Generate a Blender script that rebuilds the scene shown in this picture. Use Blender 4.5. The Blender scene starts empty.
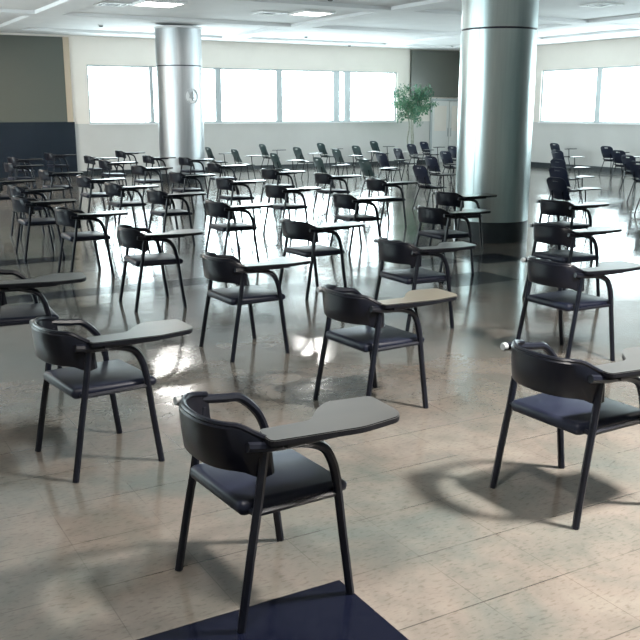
import bpy, bmesh, math, random
from mathutils import Vector, Matrix
random.seed(7)
S = bpy.context.scene
COL = S.collection
PI = math.pi
A0 = math.radians(29.8)                       # the room's long axis against the camera's right
CU, SU = math.cos(A0), math.sin(A0)
CAMH = 1.9
ROOM = Matrix.Rotation(A0, 4, 'Z')            # room axes: x = u (to the right and away), y = v (to the left and away)

def W(u, v, z=0.0):
    return Vector((u*CU - v*SU, u*SU + v*CU, z))

# ------------------------------------------------------------------ materials
def mat(name, col, rough=0.5, metal=0.0, spec=0.5, coat=0.0):
    m = bpy.data.materials.new(name); m.use_nodes = True
    b = m.node_tree.nodes['Principled BSDF']
    b.inputs['Base Color'].default_value = (*col, 1)
    b.inputs['Roughness'].default_value = rough
    b.inputs['Metallic'].default_value = metal
    b.inputs['Specular IOR Level'].default_value = spec
    b.inputs['Coat Weight'].default_value = coat
    return m

def nd(m, t, **kw):
    n = m.node_tree.nodes.new(t)
    for k, v in kw.items(): setattr(n, k, v)
    return n

def vary(m, c1, c2, scale, detail=4, rough=None, stretch=None, lo=.35, hi=.65):
    """procedural mottling between two colours"""
    nt = m.node_tree; b = nt.nodes['Principled BSDF']
    tc = nd(m, 'ShaderNodeTexCoord'); n = nd(m, 'ShaderNodeTexNoise')
    n.inputs['Scale'].default_value = scale; n.inputs['Detail'].default_value = detail
    if stretch:
        mp = nd(m, 'ShaderNodeMapping'); mp.inputs['Scale'].default_value = stretch
        nt.links.new(tc.outputs['Object'], mp.inputs[0]); nt.links.new(mp.outputs[0], n.inputs['Vector'])
    else:
        nt.links.new(tc.outputs['Object'], n.inputs['Vector'])
    r = nd(m, 'ShaderNodeValToRGB')
    r.color_ramp.elements[0].position = lo; r.color_ramp.elements[0].color = (*c1, 1)
    r.color_ramp.elements[1].position = hi; r.color_ramp.elements[1].color = (*c2, 1)
    nt.links.new(n.outputs['Fac'], r.inputs[0]); nt.links.new(r.outputs[0], b.inputs['Base Color'])
    if rough:
        q = nd(m, 'ShaderNodeMapRange'); q.inputs[3].default_value = rough[0]; q.inputs[4].default_value = rough[1]
        nt.links.new(n.outputs['Fac'], q.inputs[0]); nt.links.new(q.outputs[0], b.inputs['Roughness'])
    return m

M = {}
M['frame'] = vary(mat('black_steel_tube', (.012,.014,.022), .32, spec=.3), (.005,.006,.011), (.008,.010,.017), 9, rough=(.26,.4))
M['backrest'] = vary(mat('black_moulded_back', (.010,.012,.02), .27, spec=.28), (.004,.005,.009), (.006,.007,.013), 3, rough=(.3,.36))
M['seat'] = vary(mat('navy_vinyl', (.02,.024,.045), .45, spec=.25), (.006,.008,.019), (.010,.013,.026), 12, rough=(.38,.5))
M['tablet'] = vary(mat('grey_laminate', (.2,.19,.18), .3), (.042,.042,.042), (.052,.051,.049), 3, stretch=(1,3,1))
M['tablet_tan'] = vary(mat('tan_laminate', (.3,.25,.18), .3), (.11,.095,.07), (.14,.122,.09), 7, rough=(.26,.36), stretch=(1,6,1))
M['tablet_edge'] = mat('black_edging', (.005,.006,.010), .45, spec=.25)
M['cap'] = mat('grey_end_plug', (.30,.32,.33), .4)
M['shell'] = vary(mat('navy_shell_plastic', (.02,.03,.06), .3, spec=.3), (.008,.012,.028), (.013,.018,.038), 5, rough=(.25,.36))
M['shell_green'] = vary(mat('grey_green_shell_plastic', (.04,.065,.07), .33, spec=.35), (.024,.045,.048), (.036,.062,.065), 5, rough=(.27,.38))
M['wall'] = vary(mat('warm_white_plaster', (.70,.64,.585), .7), (.79,.725,.665), (.82,.755,.695), 1.2)
M['dado'] = vary(mat('grey_dado_paint', (.56,.54,.52), .6), (.55,.53,.51), (.58,.56,.54), 1.2)
M['wall_front'] = vary(mat('grey_plaster', (.5,.54,.53), .75), (.27,.37,.36), (.31,.41,.40), 1.0)
M['ceiling'] = vary(mat('white_ceiling_board', (.82,.82,.83), .8), (.80,.80,.815), (.84,.84,.85), 1.5)
M['clad_dark'] = vary(mat('olive_gloss_cladding', (.10,.11,.095), .3), (.098,.105,.09), (.106,.112,.095), .5, rough=(.28,.32))
M['clad_navy'] = vary(mat('navy_gloss_cladding', (.02,.024,.045), .25), (.012,.018,.028), (.015,.021,.033), .8, rough=(.2,.3))
M['beige_reflection'] = mat('painted_beige_reflection', (.5,.40,.30), .5)  # light streak mirrored in the gloss cladding, put in as colour
M['skirting'] = vary(mat('dark_skirting', (.02,.028,.032), .35), (.016,.022,.028), (.026,.034,.038), 3)
M['aluminium'] = mat('grey_window_frame', (.42,.45,.46), .45, .3)
M['column'] = vary(mat('brushed_metal_column', (.58,.66,.67), .42, 1.0), (.47,.49,.51), (.52,.54,.56), 3, rough=(.40,.46), stretch=(8,8,.4))
M['column_teal'] = vary(mat('brushed_metal_column_cool', (.52,.60,.61), .3, 1.0), (.50,.58,.59), (.55,.63,.635), 3, rough=(.26,.34), stretch=(8,8,.4))
M['joint'] = mat('dark_joint', (.012,.014,.03), .5)
M['granite'] = vary(mat('dark_granite_tile', (.012,.014,.03), .16, spec=.12), (.003,.004,.010), (.005,.006,.013), 25, rough=(.13,.2))
M['badge_white'] = mat('badge_white', (.75,.77,.78), .5)
M['badge_grey'] = mat('badge_grey', (.42,.44,.46), .5)
M['lamp_frame'] = mat('white_lamp_frame', (.8,.8,.8), .5)
M['vent_dark'] = mat('dark_vent', (.16,.17,.18), .6)
M['door_white'] = mat('pale_door_paint', (.72,.72,.70), .45)
M['pot'] = vary(mat('pale_ceramic', (.6,.6,.58), .4), (.56,.56,.54), (.64,.64,.62), 5)
M['soil'] = vary(mat('soil', (.04,.03,.02), .9), (.03,.022,.015), (.06,.045,.03), 30)
M['bark'] = vary(mat('pale_bark', (.30,.31,.25), .7), (.24,.25,.20), (.36,.36,.30), 14)
M['leaf'] = vary(mat('green_leaf', (.05,.13,.07), .4), (.05,.16,.11), (.12,.27,.14), 3)

m = bpy.data.materials.new('lamp_diffuser'); m.use_nodes = True
b = m.node_tree.nodes['Principled BSDF']
b.inputs['Base Color'].default_value = (.9,.9,.9,1)
b.inputs['Emission Color'].default_value = (1,.97,.92,1); b.inputs['Emission Strength'].default_value = 9.0
M['diffuser'] = m

m = bpy.data.materials.new('window_glass'); m.use_nodes = True
nt = m.node_tree; nt.nodes.remove(nt.nodes['Principled BSDF'])
tr = nd(m, 'ShaderNodeBsdfTransparent'); tr.inputs[0].default_value = (.93,.97,.97,1)
gl = nd(m, 'ShaderNodeBsdfGlossy'); gl.inputs['Roughness'].default_value = .02
lw = nd(m, 'ShaderNodeLayerWeight'); lw.inputs[0].default_value = .5
pz = nd(m, 'ShaderNodeMath', operation='POWER'); pz.inputs[1].default_value = 5; nt.links.new(lw.outputs['Facing'], pz.inputs[0])
fr = nd(m, 'ShaderNodeMath', operation='MULTIPLY_ADD'); fr.inputs[1].default_value = .8; fr.inputs[2].default_value = .04; nt.links.new(pz.outputs[0], fr.inputs[0])
mx = nd(m, 'ShaderNodeMixShader')
nt.links.new(fr.outputs[0], mx.inputs[0]); nt.links.new(tr.outputs[0], mx.inputs[1]); nt.links.new(gl.outputs[0], mx.inputs[2])
nt.links.new(mx.outputs[0], nt.nodes['Material Output'].inputs[0])
M['glass'] = m

# floor: worn pinkish-beige polished tiles, .43 m, fine dark joints
TILE, UO, VO = .43, 1.735, 2.475
def floor_material():
    m = bpy.data.materials.new('worn_polished_tiles'); m.use_nodes = True
    nt = m.node_tree; L = nt.links.new; b = nt.nodes['Principled BSDF']
    tc = nd(m, 'ShaderNodeTexCoord')
    def noise(scale, detail, rough=.55, dist=0):
        n = nd(m, 'ShaderNodeTexNoise'); n.inputs['Scale'].default_value = scale; n.inputs['Detail'].default_value = detail
        n.inputs['Roughness'].default_value = rough; n.inputs['Distortion'].default_value = dist
        L(tc.outputs['Object'], n.inputs['Vector']); return n
    def ramp(src, stops):
        r = nd(m, 'ShaderNodeValToRGB'); e = r.color_ramp.elements
        while len(e) < len(stops): e.new(.5)
        for i, (p, c) in enumerate(stops):
            e[i].position = p; e[i].color = (*c, 1)
        L(src, r.inputs[0]); return r
    def mix(mode, fac, a, c):
        x = nd(m, 'ShaderNodeMix', data_type='RGBA', blend_type=mode)
        if isinstance(fac, (int, float)): x.inputs[0].default_value = fac
        else: L(fac, x.inputs[0])
        for s, i in ((a, 6), (c, 7)):
            if isinstance(s, tuple): x.inputs[i].default_value = (*s, 1)
            else: L(s, x.inputs[i])
        return x.outputs[2]
    big = noise(1.1, 4, .6, .4)
    base = ramp(big.outputs['Fac'], [(.28,(.088,.100,.095)), (.45,(.122,.116,.104)), (.56,(.146,.128,.114)), (.72,(.176,.163,.143))])
    mid = noise(5.5, 5, .65, .3)
    mm = ramp(mid.outputs['Fac'], [(.33,(.84,.86,.85)), (.5,(.98,.97,.96)), (.68,(1.07,1.05,1.02))])
    c = mix('MULTIPLY', 1.0, base.outputs[0], mm.outputs[0])
    # short terrazzo-like flecks running along the tiles
    mp = nd(m, 'ShaderNodeMapping'); mp.inputs['Scale'].default_value = (26, 70, 1)
    L(tc.outputs['Object'], mp.inputs[0])
    fl = nd(m, 'ShaderNodeTexNoise'); fl.inputs['Scale'].default_value = 1.0; fl.inputs['Detail'].default_value = 3
    L(mp.outputs[0], fl.inputs['Vector'])
    fr = ramp(fl.outputs['Fac'], [(.34,(.62,.60,.58)), (.46,(1,1,1)), (.62,(1.0,.985,.97)), (.72,(1.14,1.12,1.1))])
    c = mix('MULTIPLY', .55, c, fr.outputs[0])
    # tyre- and shoe-grey worn blotches
    st = noise(.75, 6, .62, .8)
    sm = ramp(st.outputs['Fac'], [(.58,(0,0,0)), (.70,(1,1,1))])
    fac = nd(m, 'ShaderNodeMath', operation='MULTIPLY'); fac.inputs[1].default_value = .55
    L(sm.outputs[0], fac.inputs[0])
    c = mix('MIX', fac.outputs[0], c, (.05,.075,.072))
    # joints
    sx = nd(m, 'ShaderNodeSeparateXYZ'); L(tc.outputs['Object'], sx.inputs[0])
    def joint(src, off, w):
        s = nd(m, 'ShaderNodeMath', operation='SUBTRACT'); L(src, s.inputs[0]); s.inputs[1].default_value = off
        p = nd(m, 'ShaderNodeMath', operation='PINGPONG'); L(s.outputs[0], p.inputs[0]); p.inputs[1].default_value = TILE/2
        g = nd(m, 'ShaderNodeMath', operation='LESS_THAN'); L(p.outputs[0], g.inputs[0]); g.inputs[1].default_value = w
        return g
    j1 = joint(sx.outputs[1], VO, .0032); j2 = joint(sx.outputs[0], UO, .0020)
    wear = noise(2.2, 3)
    wr = nd(m, 'ShaderNodeMapRange'); wr.inputs[1].default_value = .38; wr.inputs[2].default_value = .6; wr.inputs[3].default_value = .1; wr.inputs[4].default_value = .75
    L(wear.outputs['Fac'], wr.inputs[0])
    ja = nd(m, 'ShaderNodeMath', operation='MAXIMUM'); L(j1.outputs[0], ja.inputs[0])
    jh = nd(m, 'ShaderNodeMath', operation='MULTIPLY'); L(j2.outputs[0], jh.inputs[0]); jh.inputs[1].default_value = .55
    L(jh.outputs[0], ja.inputs[1])
    jf = nd(m, 'ShaderNodeMath', operation='MULTIPLY'); L(ja.outputs[0], jf.inputs[0]); L(wr.outputs[0], jf.inputs[1])
    c = mix('MIX', jf.outputs[0], c, (.028,.026,.023))
    L(c, b.inputs['Base Color'])
    rr = nd(m, 'ShaderNodeMapRange'); rr.inputs[1].default_value = .3; rr.inputs[2].default_value = .7; rr.inputs[3].default_value = .08; rr.inputs[4].default_value = .17
    L(st.outputs['Fac'], rr.inputs[0]); L(rr.outputs[0], b.inputs['Roughness'])
    b.inputs['Specular IOR Level'].default_value = .85
    wv = noise(2.6, 2); bp = nd(m, 'ShaderNodeBump'); bp.inputs['Strength'].default_value = .05; bp.inputs['Distance'].default_value = .05
    L(wv.outputs['Fac'], bp.inputs['Height']); L(bp.outputs[0], b.inputs['Normal'])
    return m
M['floor'] = floor_material()

# ------------------------------------------------------------------ object helpers
def link(name, bm, mats, parent=None, smooth=True):
    bmesh.ops.recalc_face_normals(bm, faces=bm.faces[:])
    me = bpy.data.meshes.new(name); bm.to_mesh(me); bm.free()
    for x in (mats if isinstance(mats, (list, tuple)) else [mats]): me.materials.append(x)
    if smooth:
        for p in me.polygons: p.use_smooth = True
        try: me.set_sharp_from_angle(angle=math.radians(38))
        except Exception: pass
    o = bpy.data.objects.new(name, me); COL.objects.link(o)
    if parent: o.parent = parent
    return o

def thing(name, label, cat, loc=(0,0,0), rz=0.0, group=None):
    o = bpy.data.objects.new(name, None); o.empty_display_size = .1; COL.objects.link(o)
    o.location = loc; o.rotation_euler = (0,0,rz); o['label'] = label; o['category'] = cat
    if group: o['group'] = group
    return o

def struct(o, label=None, cat=None):
    o['kind'] = 'structure'
    if label: o['label'] = label
    if cat: o['category'] = cat
    return o

def room(o):                                    # put an object built in room axes into the world
    o.rotation_euler = (0,0,A0); return o

def add_box(bm, x0, x1, y0, y1, z0, z1, mi=0):
    vs = [bm.verts.new((x,y,z)) for x in (x0,x1) for y in (y0,y1) for z in (z0,z1)]
    for f in ((0,1,3,2),(4,6,7,5),(0,4,5,1),(2,3,7,6),(0,2,6,4),(1,5,7,3)):
        fc = bm.faces.new([vs[i] for i in f]); fc.material_index = mi

def box_bm(*a, bevel=0, seg=2):
    bm = bmesh.new(); add_box(bm, *a)
    if bevel: bmesh.ops.bevel(bm, geom=bm.edges[:], offset=bevel, segments=seg, affect='EDGES', profile=.5)
    return bm

def smooth_path(pts, n=6):
    P = [Vector(p) for p in pts]; out = []
    for i in range(len(P)-1):
        p0 = P[i-1] if i else P[0]*2-P[1]; p1, p2 = P[i], P[i+1]
        p3 = P[i+2] if i+2 < len(P) else P[-1]*2-P[-2]
        for k in range(n):
            t = k/n
            out.append(.5*((2*p1)+(p2-p0)*t+(2*p0-5*p1+4*p2-p3)*t*t+(3*p1-p0-3*p2+p3)*t**3))
    out.append(P[-1]); return out

def add_tube(bm, path, r, seg=8, r2=None):
    path = [Vector(p) for p in path]; rings = []; prev = None
    for i, p in enumerate(path):
        d = (path[min(i+1, len(path)-1)] - path[max(i-1, 0)]).normalized()
        if prev is None:
            a = d.orthogonal().normalized()
        else:
            a = (prev - d*prev.dot(d)).normalized()
        prev = a; bb = d.cross(a)
        rad = r if r2 is None else r + (r2-r)*i/(len(path)-1)
        rings.append([bm.verts.new(p + rad*(a*math.cos(2*PI*k/seg) + bb*math.sin(2*PI*k/seg))) for k in range(seg)])
    for q, w in zip(rings, rings[1:]):
        for k in range(seg): bm.faces.new((q[k], q[(k+1)%seg], w[(k+1)%seg], w[k]))
    bm.faces.new(rings[0][::-1]); bm.faces.new(rings[-1])

def tube_bm(path, r, seg=8, r2=None):
    bm = bmesh.new(); add_tube(bm, path, r, seg, r2); return bm

def prism_bm(poly, z0, z1, bevel=0):
    bm = bmesh.new()
    lo = [bm.verts.new((x,y,z0)) for x,y in poly]; hi = [bm.verts.new((x,y,z1)) for x,y in poly]
    n = len(poly)
    bm.faces.new(lo[::-1]); bm.faces.new(hi)
    for i in range(n): bm.faces.new((lo[i], lo[(i+1)%n], hi[(i+1)%n], hi[i]))
    bmesh.ops.recalc_face_normals(bm, faces=bm.faces[:])
    if bevel:
        es = [e for e in bm.edges if abs(e.verts[0].co.z-e.verts[1].co.z) < 1e-6]
        bmesh.ops.bevel(bm, geom=es, offset=bevel, segments=2, affect='EDGES')
    return bm

def round_poly(pts, rad, n=4):
    out = []
    for i, p in enumerate(pts):
        a, b, c = Vector(pts[i-1]), Vector(p), Vector(pts[(i+1)%len(pts)])
        r = min(rad, (a-b).length*.45, (c-b).length*.45)
        s, e = b+(a-b).normalized()*r, b+(c-b).normalized()*r
        for k in range(n+1):
            t = k/n; out.append(tuple((1-t)**2*s + 2*t*(1-t)*b + t*t*e))
    return out

def lathe_bm(prof, seg=32):
    bm = bmesh.new(); rings = []
    for r, z in prof:
        rings.append([bm.verts.new((r*math.cos(2*PI*k/seg), r*math.sin(2*PI*k/seg), z)) for k in range(seg)])
    for q, w in zip(rings, rings[1:]):
        for k in range(seg): bm.faces.new((q[k], q[(k+1)%seg], w[(k+1)%seg], w[k]))
    bm.faces.new(rings[0][::-1]); bm.faces.new(rings[-1])
    return bm

def dup(root, loc, rz, label, swap=None):
    r = root.copy(); COL.objects.link(r); r.location = loc; r.rotation_euler = (0,0,rz); r['label'] = label
    for ch in list(root.children):
        c = ch.copy(); COL.objects.link(c); c.parent = r
        if swap and c.data.materials and c.data.materials[0] in swap:
            c.material_slots[0].link = 'OBJECT'; c.material_slots[0].material = swap[c.data.materials[0]]
        for g in ch.children:
            d = g.copy(); COL.objects.link(d); d.parent = c
    return r

# ------------------------------------------------------------------ the setting
UW, VW, ZC = 22.0, 27.15, 4.0                  # right wall, back wall, ceiling
U0, V0 = -3.2, -5.5                            # walls out of the frame, left and behind
FLOOR_V1 = VW
# floor with the dark stone inlays
rects = [(-.5,1.755,2.045,2.905), (1.0,3.05,11.62,12.06), (1.0,4.3,9.24,9.64), (6.12,7.05,7.70,8.34),
         (7.42,8.12,8.74,9.36), (6.60,7.30,8.98,9.40)]
us = sorted({U0, UW, *[r[0] for r in rects], *[r[1] for r in rects]})
vs_ = sorted({V0, VW, *[r[2] for r in rects], *[r[3] for r in rects]})
bm = bmesh.new(); g = [[bm.verts.new((u,v,0)) for v in vs_] for u in us]
for i in range(len(us)-1):
    for j in range(len(vs_)-1):
        f = bm.faces.new((g[i][j], g[i+1][j], g[i+1][j+1], g[i][j+1]))
        cu, cv = (us[i]+us[i+1])/2, (vs_[j]+vs_[j+1])/2
        f.material_index = int(any(a < cu < b_ and c < cv < d for a,b_,c,d in rects))
struct(room(link('floor', bm, [M['floor'], M['granite']], smooth=False)), 'worn polished beige tile floor with dark stone inlays', 'floor')

# ceiling with recessed trays
tu = [(-.4,5.0),(5.6,11.5),(12.1,17.4),(18.0,20.2)]
tv = [(-4.6,-.5),(.0,3.6),(4.1,7.8),(8.3,12.4),(12.9,17.0),(17.5,21.6),(22.1,26.0)]
RD = .075
us = sorted({U0, UW, *[x for t in tu for x in t]}); vs_ = sorted({V0, VW, *[x for t in tv for x in t]})
bm = bmesh.new()
def quad(pts):
    bm.faces.new([bm.verts.new(p) for p in pts])
for i in range(len(us)-1):
    for j in range(len(vs_)-1):
        a, b_, c, d = us[i], us[i+1], vs_[j], vs_[j+1]
        rec = (a,b_) in tu and (c,d) in tv
        z = ZC + (RD if rec else 0)
        quad([(a,c,z),(a,d,z),(b_,d,z),(b_,c,z)])
        if rec:
            quad([(a,c,ZC),(b_,c,ZC),(b_,c,z),(a,c,z)]); quad([(a,d,ZC),(b_,d,ZC),(b_,d,z),(a,d,z)])
            quad([(a,c,ZC),(a,d,ZC),(a,d,z),(a,c,z)]); quad([(b_,c,ZC),(b_,d,ZC),(b_,d,z),(b_,c,z)])
bmesh.ops.remove_doubles(bm, verts=bm.verts[:], dist=1e-4)
struct(room(link('ceiling', bm, M['ceiling'], smooth=False)), 'white suspended ceiling with shallow recessed trays', 'ceiling')

WT = .22
ZS, ZH = 1.50, 3.20                            # sill and head of both window bands
BU0, BU1 = 7.67, 18.69                         # back window band
RV0, RV1 = 8.0, 23.45                          # right window band
bm = bmesh.new()
add_box(bm, U0, UW+WT, VW, VW+WT, 0, ZS, 1); add_box(bm, U0, UW+WT, VW, VW+WT, ZH, ZC+.2)
add_box(bm, U0, BU0, VW, VW+WT, ZS, ZH); add_box(bm, BU1, UW+WT, VW, VW+WT, ZS, ZH)
struct(room(link('wall_back', bm, [M['wall'], M['dado']], smooth=False)), 'warm white back wall with a long window band', 'wall')
bm = bmesh.new()
add_box(bm, UW, UW+WT, V0, VW, 0, ZS, 1); add_box(bm, UW, UW+WT, V0, VW, ZH, ZC+.2)
add_box(bm, UW, UW+WT, V0, RV0, ZS, ZH); add_box(bm, UW, UW+WT, RV1, VW, ZS, ZH)
struct(room(link('wall_right', bm, [M['wall'], M['dado']], smooth=False)), 'warm white right wall with a long window band', 'wall')
LV0, LV1 = 9.0, 23.0                           # window band of the left wall, outside the frame
bm = bmesh.new()
add_box(bm, U0-WT, U0, V0, VW+WT, 0, ZS); add_box(bm, U0-WT, U0, V0, VW+WT, ZH, ZC+.2)
add_box(bm, U0-WT, U0, V0, LV0, ZS, ZH); add_box(bm, U0-WT, U0, LV1, VW+WT, ZS, ZH)
struct(room(link('wall_left', bm, M['wall'], smooth=False)), 'warm white wall outside the frame on the left', 'wall')
struct(room(link('wall_front', box_bm(U0-WT, UW+WT, V0-WT, V0, 0, ZC+.2), M['wall_front'], smooth=False)), 'plain grey wall behind the camera', 'wall')

# skirting
struct(room(link('baseboard_right', box_bm(UW-.03, UW, V0, VW-.03, 0, .16), M['skirting'], smooth=False)), 'dark skirting along the right wall', 'skirting')
struct(room(link('baseboard_back', box_bm(7.3, 20.1, VW-.03, VW, 0, .12), M['skirting'], smooth=False)), 'dark skirting along the back wall', 'skirting')

# windows
def window(name, along, a0, a1, mull, label, side=1):
    root = thing(name, label, 'window'); root['kind'] = 'structure'; root.rotation_euler = (0,0,A0)
    def bx(bm, p0, p1, d0, d1, z0, z1):
        if along == 'u': add_box(bm, p0, p1, VW+d0, VW+d1, z0, z1)
        elif side > 0: add_box(bm, UW+d0, UW+d1, p0, p1, z0, z1)
        else: add_box(bm, U0-d1, U0-d0, p0, p1, z0, z1)
    bm = bmesh.new(); t = .05
    bx(bm, a0, a1, .05, .13, ZS, ZS+t); bx(bm, a0, a1, .05, .13, ZH-t, ZH)
    bx(bm, a0, a0+t, .05, .13, ZS+t, ZH-t); bx(bm, a1-t, a1, .05, .13, ZS+t, ZH-t)
    link('window_frame', bm, M['aluminium'], root, False)
    bm = bmesh.new(); bx(bm, a0-.02, a1+.02, -.04, .05, ZS-.03, ZS+.005)
    link('window_sill', bm, M['lamp_frame'], root, False)
    for p, q in mull:
        bm = bmesh.new(); bx(bm, p, q, .03, .15, ZS+t, ZH-t); link('mullion', bm, M['aluminium'], root, False)
    mull = sorted(mull)
    edges = [a0+t] + [x for m_ in mull for x in m_] + [a1-t]
    for p, q in zip(edges[::2], edges[1::2]):
        bm = bmesh.new(); bx(bm, p, q, .085, .095, ZS+t, ZH-t); link('glass_pane', bm, M['glass'], root, False)
    return root
window('window_1', 'u', BU0, BU1, [(9.58,9.70),(11.75,11.96),(13.92,14.14),(16.10,16.34),(16.53,16.78)], 'long bright window band in the back wall')
window('window_2', 'v', RV0, RV1, [(20.80,21.02),(18.2,18.42),(15.6,15.82),(13.0,13.22),(10.4,10.62)], 'long bright window band in the right wall')
window('window_3', 'v', LV0, LV1, [(11.7,11.92),(14.4,14.62),(17.1,17.32),(19.9,20.12)], 'window band in the left wall outside the frame', -1)

# dark cladding at the left end of the back wall
struct(room(link('trim_1', box_bm(U0, 7.0, VW-.06, VW, 1.56, 3.94, bevel=.008), M['clad_dark'], smooth=False)), 'dark olive gloss cladding on the left of the back wall', 'wall cladding')
struct(room(link('trim_2', box_bm(U0, 7.2, VW-.09, VW, 0, 1.56, bevel=.008), M['clad_navy'], smooth=False)), 'navy gloss wainscot under the olive cladding', 'wall cladding')
struct(room(link('reflection_strip', box_bm(7.0, 7.17, VW-.07, VW, 1.56, 3.94), M['beige_reflection'], smooth=False)), 'beige upright reflection painted along the edge of the olive cladding', 'trim')  # no real trim: a reflection built as a beige strip
# dark bulkhead over the pale door in the far corner
struct(room(link('trim_4', box_bm(19.23, UW, VW-.10, VW, 2.36, 3.97, bevel=.01), M['clad_dark'], smooth=False)), 'dark panel over the doorway in the far corner', 'wall cladding')
dr = thing('door_1', 'pale double door under the dark corner panel', 'door'); dr['kind'] = 'structure'; dr.rotation_euler = (0,0,A0)
bm = bmesh.new(); add_box(bm, 20.15, 20.23, VW-.06, VW, 0, 2.30); add_box(bm, 21.80, 21.88, VW-.06, VW, 0, 2.30); add_box(bm, 20.15, 21.88, VW-.06, VW, 2.22, 2.30)
link('door_frame', bm, M['aluminium'], dr, False)
for p, q, hx in ((20.23, 20.99, 20.93), (21.01, 21.80, 21.07)):
    lf = link('door_leaf', box_bm(p, q, VW-.045, VW, .01, 2.21, bevel=.006), M['door_white'], dr, False)
    link('door_handle', tube_bm([(hx, VW-.085, .95), (hx, VW-.085, 1.25)], .014, 8), M['aluminium'], lf)
    link('door_panel', box_bm(p+.1, q-.12, VW-.055, VW-.045, 1.15, 2.05), M['wall'], lf, False)

# columns
def column(name, u, v, R, jz, basez, label, cm):
    root = thing(name, label, 'column', W(u, v), A0); root['kind'] = 'structure'
    link('column_shaft', lathe_bm([(R,basez),(R,jz-.014)], 64), M[cm], root)
    link('column_top', lathe_bm([(R,jz+.014),(R,ZC)], 64), M[cm], root)
    link('joint_ring', lathe_bm([(R-.012,jz-.014),(R-.012,jz+.014)], 64), M['joint'], root)
    link('column_base', lathe_bm([(R+.006,0),(R+.006,basez-.005),(R,basez)], 64), M['skirting'], root)
    link('capital_ring', lathe_bm([(R+.02,ZC-.05),(R+.02,ZC)], 64), M['lamp_frame'], root)
    for k in range(3):                                            # upright seams of the metal sheet
        a = math.radians(200 + 120*k)
        bm = box_bm(R-.002, R+.0015, -.004, .004, basez, jz-.014)
        bmesh.ops.rotate(bm, verts=bm.verts[:], cent=(0,0,0), matrix=Matrix.Rotation(a, 3, 'Z'))
        link('sheet_seam', bm, M['aluminium'], root, False)
    return root
colR = column('column', 9.02, 10.54, .545, 3.02, .30, 'wide silver metal-clad pillar right of centre with dark base', 'column_teal')
LU, LV, LR = 9.01, 23.2, .60
colL = column('column', LU, LV, LR, 3.02, .25, 'silver metal-clad pillar in front of the back windows', 'column')

# round badge with a figure on the left pillar
def badge():
    c = W(LU, LV); th = math.atan2(-c.y, -c.x) + math.radians(30); zc = 2.25; R = LR
    root = thing('column_sign', 'small round white number badge on the far pillar', 'sign', c, 0)
    def P(x, z, off): 
        a = th + x/R
        return (math.cos(a)*(R+off), math.sin(a)*(R+off), zc+z)
    def disc(r0, r1, off, name, m_):
        bm = bmesh.new(); n = 40; rings = []
        for r in ([r0, r1] if r0 else [r1]):
            for o in (.0, off): rings.append([bm.verts.new(P(r*math.cos(2*PI*k/n), r*math.sin(2*PI*k/n), o)) for k in range(n)])
        if r0:
            for q, w in ((0,1),(1,3),(3,2),(2,0)):
                for k in range(n): bm.faces.new((rings[q][k], rings[q][(k+1)%n], rings[w][(k+1)%n], rings[w][k]))
        else:
            bm.faces.new(rings[1]); bm.faces.new(rings[0][::-1])
            for k in range(n): bm.faces.new((rings[0][k], rings[0][(k+1)%n], rings[1][(k+1)%n], rings[1][k]))
        return link(name, bm, m_, root, False)
    disc(0, .20, .008, 'badge_plate', M['badge_white'])
    disc(.175, .195, .012, 'badge_ring', M['badge_grey'])
    bm = bmesh.new()
    for (x0,z0),(x1,z1) in (((.02,-.12),(.02,.12)), ((.02,.12),(-.075,-.04)), ((-.075,-.04),(.065,-.04))):
        add_tube(bm, [P(x0+(x1-x0)*k/4, z0+(z1-z0)*k/4, .01) for k in range(5)], .011, 6)
    link('badge_figure', bm, M['badge_grey'], root)
badge()

# ------------------------------------------------------------------ ceiling fittings
def ceiling_light(u, v, label, size=.62, z=ZC+RD, power=0, col=(1,.97,.93), spread=180):
    r = thing('ceiling_light', label, 'ceiling light', W(u, v, z), A0, 'square ceiling lights')
    h = size/2; bm = bmesh.new()
    add_box(bm, -h-.05, h+.05, h, h+.05, -.05, 0); add_box(bm, -h-.05, h+.05, -h-.05, -h, -.05, 0)
    add_box(bm, -h-.05, -h, -h, h, -.05, 0); add_box(bm, h, h+.05, -h, h, -.05, 0)
    link('lamp_frame', bm, M['lamp_frame'], r, False)
    link('lamp_diffuser', box_bm(-h, h, -h, h, -.035, -.005), M['diffuser'], r, False)
    if power:
        l = bpy.data.lights.new('ceiling_lamp_light', 'AREA'); l.shape = 'SQUARE'; l.size = size*.95; l.energy = power; l.color = col; l.spread = math.radians(spread)
        o = bpy.data.objects.new('ceiling_lamp_light', l); COL.objects.link(o); o.parent = r; o.location = (0,0,-.06)
    return r
ceiling_light(6.88, 18.75, 'lit square ceiling light just before the far pillar', .8, power=60)
ceiling_light(10.55, 18.8, 'lit square ceiling light beside a dark vent', .7, power=60)
WARM = (1,.95,.88)
for (u, v, pw_) in ((1.0,2.2,70),(4.4,1.8,520),(8.0,1.8,90),(1.4,-1.8,20),(11.5,.8,40)):
    ceiling_light(u, v, 'lit square ceiling light over the front of the hall', .45, power=pw_, col=WARM, spread=128)
for (u, v, pw_) in ((-1.0,9.0,250),(-1.0,13.0,700),(-.5,17.0,600),(1.0,21.0,200),(2.6,24.2,150)):  # unseen lamps, added to warm and brighten the left floor
    ceiling_light(u, v, 'added unseen square light warming the left side of the hall', .8, power=pw_, col=(1,.86,.72))
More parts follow.
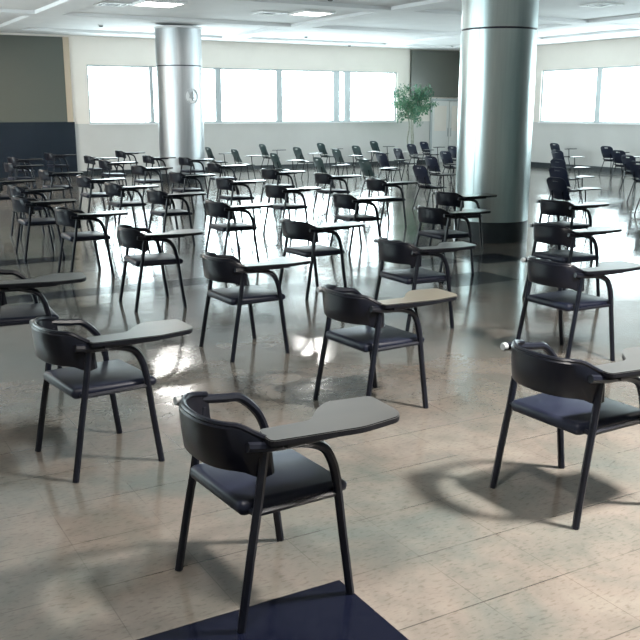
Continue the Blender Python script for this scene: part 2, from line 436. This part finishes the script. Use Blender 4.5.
def vent(u, v, label):
    r = thing('ceiling_vent', label, 'ceiling vent', W(u, v, ZC+RD), A0, 'square ceiling vents')
    bm = bmesh.new(); 
    for a, b_ in ((.32,.26),(.20,.15)):
        add_box(bm, -a, a, b_, a, -.03, 0); add_box(bm, -a, a, -a, -b_, -.03, 0); add_box(bm, -a, -b_, -b_, b_, -.03, 0); add_box(bm, b_, a, -b_, b_, -.03, 0)
    link('vent_frame', bm, M['lamp_frame'], r, False)
    link('vent_grille', box_bm(-.26, .26, -.26, .26, -.02, -.004), M['vent_dark'], r, False)
vent(9.75, 19.35, 'dark square vent left of the lit ceiling light')
vent(6.1, 19.4, 'dark square vent by the lit light near the far pillar')
vent(15.1, 14.4, 'dark square vent in the ceiling right of the wide pillar')
for u, v, lab in ((13.8,24.95,'small round detector on the ceiling before the back windows'), (9.6,16.35,'small round detector in the middle of the ceiling'),
                  (16.3,26.5,'small round detector near the back wall ceiling edge'), (18.9,17.6,'small round detector on the ceiling by the right windows'),
                  (7.3,24.3,'small round detector on the ceiling left of the far pillar')):
    inside = any(a<u<b_ for a,b_ in tu) and any(a<v<b_ for a,b_ in tv)
    r = thing('smoke_detector', lab, 'smoke detector', W(u, v, ZC+(RD if inside else 0)), 0, 'ceiling detectors')
    link('detector_base', lathe_bm([(.075,-.02),(.08,0)], 20), M['lamp_frame'], r)
    link('detector_head', lathe_bm([(.03,-.06),(.05,-.05),(.055,-.02)], 20), M['vent_dark'], r)

# ------------------------------------------------------------------ chairs
def make_padded():
    t = thing('tablet_armchair', 'x', 'chair', group='black padded tablet-arm chairs')
    R = .018
    for s in (1, -1):
        link('leg', tube_bm([(-.25,.278*s,0),(-.20,.270*s,.28),(-.165,.265*s,.46),(-.125,.262*s,.71)], R), M['frame'], t)            # rear leg up to the arm
        zt = .724 if s > 0 else .695
        link('leg', tube_bm([(.25,.275*s,0),(.215,.272*s,.26),(.185,.270*s,.50)], R), M['frame'], t)
        back = [(-.10,.268*s,zt+.012),(-.19,.264*s,zt+.026),(-.226,.262*s,zt+.029)] if s > 0 else [(-.10,.268*s,zt+.004),(-.20,.262*s,zt+.02)]
        arm = link('armrest', tube_bm(smooth_path([(.185,.270*s,.50),(.165,.270*s,.58),(.125,.270*s,.65),(.055,.270*s,zt-.012),(-.02,.270*s,zt)] + back, 5), R*1.12), M['frame'], t)
        e = Vector(back[-1]); d = (e - Vector(back[-2])).normalized()
        if s > 0:
          cp = link('end_plug', tube_bm([e-d*.004, e+d*.012, e+d*.018], R*1.2, 12, R*.95), M['cap'], arm); cp['label'] = 'pale grey end plug'
    # seat pad on its frame
    bm = box_bm(-.215, .265, -.245, .245, .425, .485, bevel=.026, seg=3)
    for v in bm.verts:
        if v.co.z > .47: v.co.z += .010*max(0, 1-(v.co.y/.245)**2)*max(0, 1-((v.co.x-.02)/.25)**2) - .012*max(0,(v.co.x-.14)/.125)**2
        k = 1 - .08*max(0, -v.co.x)/.2; v.co.y *= k
    link('seat', bm, M['seat'], t)
    bm = bmesh.new()
    for s in (1, -1): add_tube(bm, [(-.17,.262*s,.448),(.19,.268*s,.448)], .013, 6)
    add_tube(bm, [(-.17,-.262,.448),(-.17,.262,.448)], .013, 6); add_tube(bm, [(.19,-.268,.448),(.19,.268,.448)], .013, 6)
    link('seat_frame', bm, M['frame'], t)
    # wrap-round backrest
    bm = bmesh.new(); N = 22; loops = []
    for i in range(N+1):
        q = -1 + 2*i/N
        x = -.285 + .185*abs(q)**2.2; y = .262*math.sin(q*1.35)/math.sin(1.35)
        nx, ny = Vector((-1, q*.75)).normalized()
        h = .5 - .5*(max(0,(abs(q)-.86)/.14))**2*.35
        drop = (.025 if q > 0 else .06)*max(0, abs(q)-.7)/.3; zc, hh = .694 - drop*.8, .174*h; lp = []
        for (dn, dz) in ((.012,-.92),(.014,0),(.012,.92),(.006,1),(-.006,1),(-.012,.92),(-.010,0),(-.012,-.92),(-.006,-1),(.006,-1)):
            z = zc + dz*hh; tilt = -.10*(z-.66)
            lp.append(bm.verts.new((x+nx*dn+tilt, y+ny*dn, z)))
        loops.append(lp)
    n = len(loops[0])
    for a, b_ in zip(loops, loops[1:]):
        for k in range(n): bm.faces.new((a[k], a[(k+1)%n], b_[(k+1)%n], b_[k]))
    bm.faces.new(loops[0][::-1]); bm.faces.new(loops[-1])
    bk = link('backrest', bm, M['backrest'], t)
    path = []
    for i in range(25):
        q = -1 + 2*i/24
        path.append((-.290 + .185*abs(q)**2.2, .262*math.sin(q*1.35)/math.sin(1.35), .784 - (.025 if q > 0 else .06)*max(0, abs(q)-.7)/.3))
    link('top_rail', tube_bm(path, .0125, 8), M['backrest'], bk)
    # writing tablet
    poly = round_poly([(-.12,-.325),(.30,-.325),(.50,-.275),(.535,-.215),(.52,.005),(.29,.01),(.21,-.06),(.13,-.17),(-.12,-.185)], .035)
    ca, sa = math.cos(math.radians(-9)), math.sin(math.radians(-9))
    poly = [(-.11 + (x+.1)*.90*ca - (y+.25)*sa, -.25 + (x+.1)*.90*sa + (y+.25)*ca) for x, y in poly]
    bm = prism_bm(poly, .718, .744, .004)
    for f in bm.faces: f.material_index = 0 if f.normal.z > .9 else 1
    tb = link('writing_tablet', bm, [M['tablet'], M['tablet_edge']], t, False)
    link('tablet_bracket', box_bm(-.07, .25, -.325, -.255, .700, .718, bevel=.004), M['frame'], tb, False)
    return t

def make_shell(shell='shell'):
    t = thing('shell_armchair', 'x', 'chair', group='tall-backed plastic tablet chairs')
    R = .012
    for s in (1, -1):
        link('leg', tube_bm([(.24,.215*s,0),(.20,.195*s,.24),(.165,.175*s,.43)], R), M['frame'], t)
        link('leg', tube_bm([(-.27,.215*s,0),(-.20,.195*s,.24),(-.14,.175*s,.43)], R), M['frame'], t)
    bm = bmesh.new()
    for s in (1, -1): add_tube(bm, [(-.14,.175*s,.43),(.165,.175*s,.43)], .011, 6)
    add_tube(bm, [(.165,-.175,.43),(.165,.175,.43)], .011, 6); add_tube(bm, [(-.14,-.175,.43),(-.14,.175,.43)], .011, 6)
    link('seat_frame', bm, M['frame'], t)
    def sheet(fn, nu, nv, th, hole=None):
        bm = bmesh.new(); g = [[bm.verts.new(fn(-1+2*i/nu, j/nv)) for j in range(nv+1)] for i in range(nu+1)]
        for i in range(nu):
            for j in range(nv):
                if hole and hole(-1+2*(i+.5)/nu, (j+.5)/nv): continue
                bm.faces.new((g[i][j], g[i+1][j], g[i+1][j+1], g[i][j+1]))
        bmesh.ops.recalc_face_normals(bm, faces=bm.faces[:])
        bmesh.ops.solidify(bm, geom=bm.faces[:], thickness=th)
        return bm
    def seat(a, b_):
        y = a*.215*(1 - .10*abs(2*b_-1)**6); x = -.19 + .43*b_
        z = .452 + .022*a*a - .018*math.sin(PI*b_) - .035*max(0, b_-.8)/.2 + .035*max(0, .12-b_)/.12
        return (x, y, z)
    link('seat', sheet(seat, 10, 10, .010), M[shell], t)
    def back(a, b_):
        w = .228*(1 - .16*max(0, (b_-.8)/.2)**2*abs(a)**2 - .08*(1-b_))
        y = a*w; z = .52 + .35*b_ - .03*max(0, b_-.75)/.25*a**4
        x = -.185 - .135*b_ + .030*a*a*(1-.3*b_) - .02*math.sin(PI*b_)
        return (x, y, z)
    link('backrest', sheet(back, 14, 16, .010, lambda a, b_: abs(a) < .30 and .82 < b_ < .90), M[shell], t)
    for s in (1, -1): link('back_support', tube_bm(smooth_path([(-.10,.12*s,.435),(-.195,.12*s,.45),(-.225,.12*s,.54),(-.255,.12*s,.66)], 4), .010, 6), M['frame'], t)
    poly = round_poly([(-.05,-.30),(.40,-.30),(.44,-.22),(.42,.02),(.22,.0),(.14,-.16),(-.05,-.19)], .035)
    bm = prism_bm(poly, .675, .693, .004)
    for f in bm.faces: f.material_index = 0 if f.normal.z > .9 else 1
    tb = link('writing_tablet', bm, [M['tablet'], M['tablet_edge']], t, False)
    link('tablet_post', tube_bm(smooth_path([(.12,-.175,.43),(.12,-.245,.46),(.11,-.25,.56),(.10,-.25,.675)], 4), .012), M['frame'], tb)
    return t

def pixel_point(x, y, z):
    """room coordinates of the point at height z that the photograph shows at (x, y)"""
    F, HY = 900.0, 110.0; p = math.atan((320-HY)/F); a = (x-320)/F; b_ = (320-y)/F
    d = (a, math.cos(p)+b_*math.sin(p), -math.sin(p)+b_*math.cos(p)); t = (z-CAMH)/d[2]
    X, Y = d[0]*t, d[1]*t
    return X*CU+Y*SU, -X*SU+Y*CU

ORD = ['first','second','third','fourth','fifth','sixth','seventh','eighth','ninth','tenth','eleventh','twelfth']
# rows from the camera to the back; every chair by where its rounded back corner stands
rows = [
    [(1.475,3.055), (3.19,3.05)],
    [(1.29,4.76), (3.12,4.78), (5.08,5.0)],
    [(1.25,6.62), (2.98,6.45), (4.66,6.47), (6.64,6.62)],
    [(2.93,8.50), (4.60,8.20), (6.60,8.56), (8.45,8.45)],
    [(2.82,10.52), (4.68,10.45), (6.58,10.50), (8.0,10.08)],
    [(1.75,12.75), (2.68,12.23), (4.58,12.37), (6.45,12.32), (8.45,12.57)],
    [(3.0,14.1), (4.43,13.92), (6.37,14.03), (8.42,14.27)],
    [(3.0,16.0), (4.45,15.65), (6.20,15.80), (8.07,15.75)],
    [(4.25,17.6), (6.28,18.2), (7.95,18.15)],
    [(4.14,20.3), (6.26,20.5), (8.30,20.75)],
    [(4.7,22.8), (6.5,22.6), (7.85,22.1)],
    [(3.9,24.9), (6.0,24.6), (8.08,25.1)],
]
yaw = {(0,0): 3.5, (0,1): 2.5, (1,0): 7, (1,1): 4, (1,2): 0, (2,1): 3, (2,2): 0}
special = {(0,0): 'black padded tablet chair nearest the camera, beside the dark stone floor inlay',
           (0,1): 'black padded tablet chair at the right edge, over a ring-shaped shadow on floor',
           (1,1): 'black padded chair with tan tablet, middle of the second row from the camera'}
proto = make_padded(); first = True
rnd = random.Random(3)
for i, row in enumerate(rows):
    for k, (u, v) in enumerate(row):
        n = len(row)
        pos = ORD[k] + ' from left' if k < n-1 else 'at the right end'
        where = 'row nearest the camera' if i == 0 else ('farthest row by the back wall' if i == len(rows)-1 else ORD[i] + ' row from the camera')
        lab = special.get((i,k), 'black padded tablet chair, %s of the %s' % (pos, where) if k == n-1 else 'black padded tablet chair, %s in the %s' % (pos, where))
        rz = A0 + math.radians(yaw.get((i,k), rnd.uniform(-4, 4)))
        if first: proto.location = W(u, v); proto.rotation_euler = (0,0,rz); proto['label'] = lab; first = False
        else: dup(proto, W(u, v), rz, lab, {M['tablet']: M['tablet_tan']} if (i,k) == (1,1) else None)

files = [
    ('nearest line of tall-backed chairs', [(205,147),(231,149),(270,153),(313,157),(359,159.5),(413,165)]),
    ('second line of tall-backed chairs', [(259,144),(293,147),(332,149),(376,152.5),(425,156)]),
    ('third line of tall-backed chairs', [(317,143),(352,145.5),(393.5,148),(440,151)]),
    ('line of tall-backed chairs nearest the plant', [(370,141),(407,144),(448,146)]),
]
shell0 = make_shell(); first = True
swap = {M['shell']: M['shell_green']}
def place_shell(x, y, lab, green):
    global first
    u, v = pixel_point(x, y, .865); u = min(u+.30, UW-.6); v = min(v-.19, VW-.4)
    rz = A0 + math.radians(rnd.uniform(-4, 4))
    if first: shell0.location = W(u, v); shell0.rotation_euler = (0,0,rz); shell0['label'] = lab; first = False
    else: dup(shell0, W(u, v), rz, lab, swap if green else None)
for name, L in files:
    for k, (x, y) in enumerate(L):
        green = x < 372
        pos = 'at right end of the' if k == len(L)-1 else ORD[k] + ' from left in the'
        lab = '%s tall-backed chair, %s %s' % ('grey-green' if green else 'navy', pos, name.replace(' of tall-backed chairs', ' left of the wide pillar') if 'plant' not in name else 'line nearest the plant')
        if k == 0 and first: place_shell(413, 165, 'navy tall-backed shell chair, at the right end of nearest line left of the wide pillar', False)
        if (x, y) == (413, 165): continue
        place_shell(x, y, lab, green)
place_shell(420, 141.6, 'navy tall-backed shell chair standing right in front of the plant', False)
for (x, y), lab in zip([(547.5,177),(549.5,167),(551,159),(552,150),(551,143)],
        ['nearest of the file just right of the wide pillar', 'second nearest of the file just right of the wide pillar', 'middle one of the file just right of the wide pillar',
         'second farthest of the file just right of the wide pillar', 'farthest of the file just right of the wide pillar']):
    place_shell(x, y, 'navy tall-backed shell chair, ' + lab, False)
for (x, y), lab in zip([(601,146),(612,150),(622,155),(630,161),(638,168)],
        ['farthest of the file at the right edge of the photo', 'second farthest of the file at the right edge', 'middle one of the file at the right edge',
         'second nearest of the file at the right edge', 'nearest of the file at the right edge, half cut off']):
    place_shell(x, y, 'navy tall-backed shell chair, ' + lab, False)

# ------------------------------------------------------------------ potted ficus in the far corner
def ficus(u, v):
    t = thing('potted_ficus', 'tall potted green ficus tree by the back wall near the corner door', 'plant', W(u, v), 0)
    R_ = random.Random(11)
    link('pot', lathe_bm([(.20,0),(.27,.42),(.30,.46),(.30,.50),(.26,.50),(.24,.44)], 28), M['pot'], t)
    link('soil', lathe_bm([(.245,.40),(.245,.455)], 24), M['soil'], t)
    stems = []
    for k, (dx, dy) in enumerate(((.10,.03),(-.12,.06),(.02,-.10))):
        path = smooth_path([(dx*.5,dy*.5,.44),(dx*.9,dy,.9),(dx*.6,-dy,1.45),(dx*2.2,dy*2,2.2)], 5)
        link('trunk', tube_bm(path, .034, 8, .016), M['bark'], t); stems.append(path[-1])
    bm = bmesh.new(); tips = []
    for k in range(46):
        s = stems[k % 3]; a = R_.uniform(0, 2*PI); el = R_.uniform(-.55, 1.0); ln = R_.uniform(.45, .92)
        c = Vector((s.x*.7, s.y*.7, R_.uniform(1.65, 2.4)))
        d = Vector((math.cos(a)*math.cos(el), math.sin(a)*math.cos(el), math.sin(el)*.75))
        if v - (c+d*ln).x*SU + (c+d*ln).y*CU > VW-.32: d = Vector((d.x*CU-d.y*SU, -abs(d.y), d.z)); ln *= .6
        path = smooth_path([c, c+d*ln*.5+Vector((0,0,.06)), c+d*ln+Vector((0,0,-.05*ln))], 4)
        add_tube(bm, path, .008, 5, .003); tips.append(path)
    link('branches', bm, M['bark'], t)
    bm = bmesh.new()
    for path in tips:
        for q in range(62):
            i = min(len(path)-1, int(len(path)*(R_.random()**.6)))
            p = path[i] + Vector((R_.gauss(0,.075), R_.gauss(0,.075), R_.gauss(0,.07)))
            rot = Matrix.Rotation(R_.uniform(0,2*PI), 3, 'Z') @ Matrix.Rotation(R_.uniform(-.3,1.3), 3, 'Y') @ Matrix.Rotation(R_.uniform(-.6,.6), 3, 'X')
            l, w = R_.uniform(.07,.11), R_.uniform(.018,.028)
            pts = [(0,0,0),(l*.35,w,.006),(l*.75,w*.6,0),(l,0,-.012),(l*.75,-w*.6,0),(l*.35,-w,.006)]
            if v - p.x*SU + p.y*CU > VW-.20: continue
            bm.faces.new([bm.verts.new(p + rot @ Vector(a)) for a in pts])
    f = link('foliage', bm, M['leaf'], t, False); f['kind'] = 'stuff'
    return t
ficus(18.62, 26.15)

# ------------------------------------------------------------------ daylight
w = bpy.data.worlds.new('bright_overcast'); S.world = w; w.use_nodes = True
nt = w.node_tree; bg = nt.nodes['Background']
tc = nt.nodes.new('ShaderNodeTexCoord'); nrm = nt.nodes.new('ShaderNodeVectorMath'); nrm.operation = 'NORMALIZE'
dt = nt.nodes.new('ShaderNodeVectorMath'); dt.operation = 'DOT_PRODUCT'
gd = Vector((-.045, 1, .06)).normalized(); dt.inputs[1].default_value = gd
mxm = nt.nodes.new('ShaderNodeMath'); mxm.operation = 'MAXIMUM'; mxm.inputs[1].default_value = 0
pw = nt.nodes.new('ShaderNodeMath'); pw.operation = 'POWER'; pw.inputs[1].default_value = 60
ml = nt.nodes.new('ShaderNodeMath'); ml.operation = 'MULTIPLY_ADD'; ml.inputs[1].default_value = 14.0; ml.inputs[2].default_value = 14.0
nt.links.new(tc.outputs['Generated'], nrm.inputs[0]); nt.links.new(nrm.outputs[0], dt.inputs[0]); nt.links.new(dt.outputs['Value'], mxm.inputs[0])
nt.links.new(mxm.outputs[0], pw.inputs[0]); nt.links.new(pw.outputs[0], ml.inputs[0]); nt.links.new(ml.outputs[0], bg.inputs['Strength'])
bg.inputs['Color'].default_value = (.86,.97,1.0,1)
def portal(u, v, sx, rz):
    l = bpy.data.lights.new('window_portal', 'AREA'); l.shape = 'RECTANGLE'; l.size = sx; l.size_y = ZH-ZS; l.cycles.is_portal = True
    o = bpy.data.objects.new('window_portal', l); COL.objects.link(o); o.location = W(u, v, (ZS+ZH)/2)
    o.rotation_euler = (PI/2, 0, rz)
portal((BU0+BU1)/2, VW+.2, BU1-BU0, A0 + PI)           # faces into the room (-v)
portal(U0-.2, (LV0+LV1)/2, LV1-LV0, A0 - PI/2)
portal(UW+.2, (RV0+RV1)/2, RV1-RV0, A0 + PI/2)         # faces into the room (-u)

# ------------------------------------------------------------------ camera
cam = bpy.data.cameras.new('camera'); co = bpy.data.objects.new('camera', cam); COL.objects.link(co); S.camera = co
cam.sensor_width = 36; cam.sensor_fit = 'HORIZONTAL'; cam.lens = 900/640*36; cam.clip_start = .05; cam.clip_end = 200
co.location = (0, 0, CAMH); co.rotation_euler = (PI/2 - math.atan(210/900), 0, 0)

S.view_settings.view_transform = 'Standard'; S.view_settings.look = 'None'; S.view_settings.gamma = 1.0
S.view_settings.use_curve_mapping = False; S.view_settings.exposure = 0.24
S.cycles.use_denoising = True; S.cycles.max_bounces = 8; S.cycles.transparent_max_bounces = 12
S.cycles.sample_clamp_indirect = 10
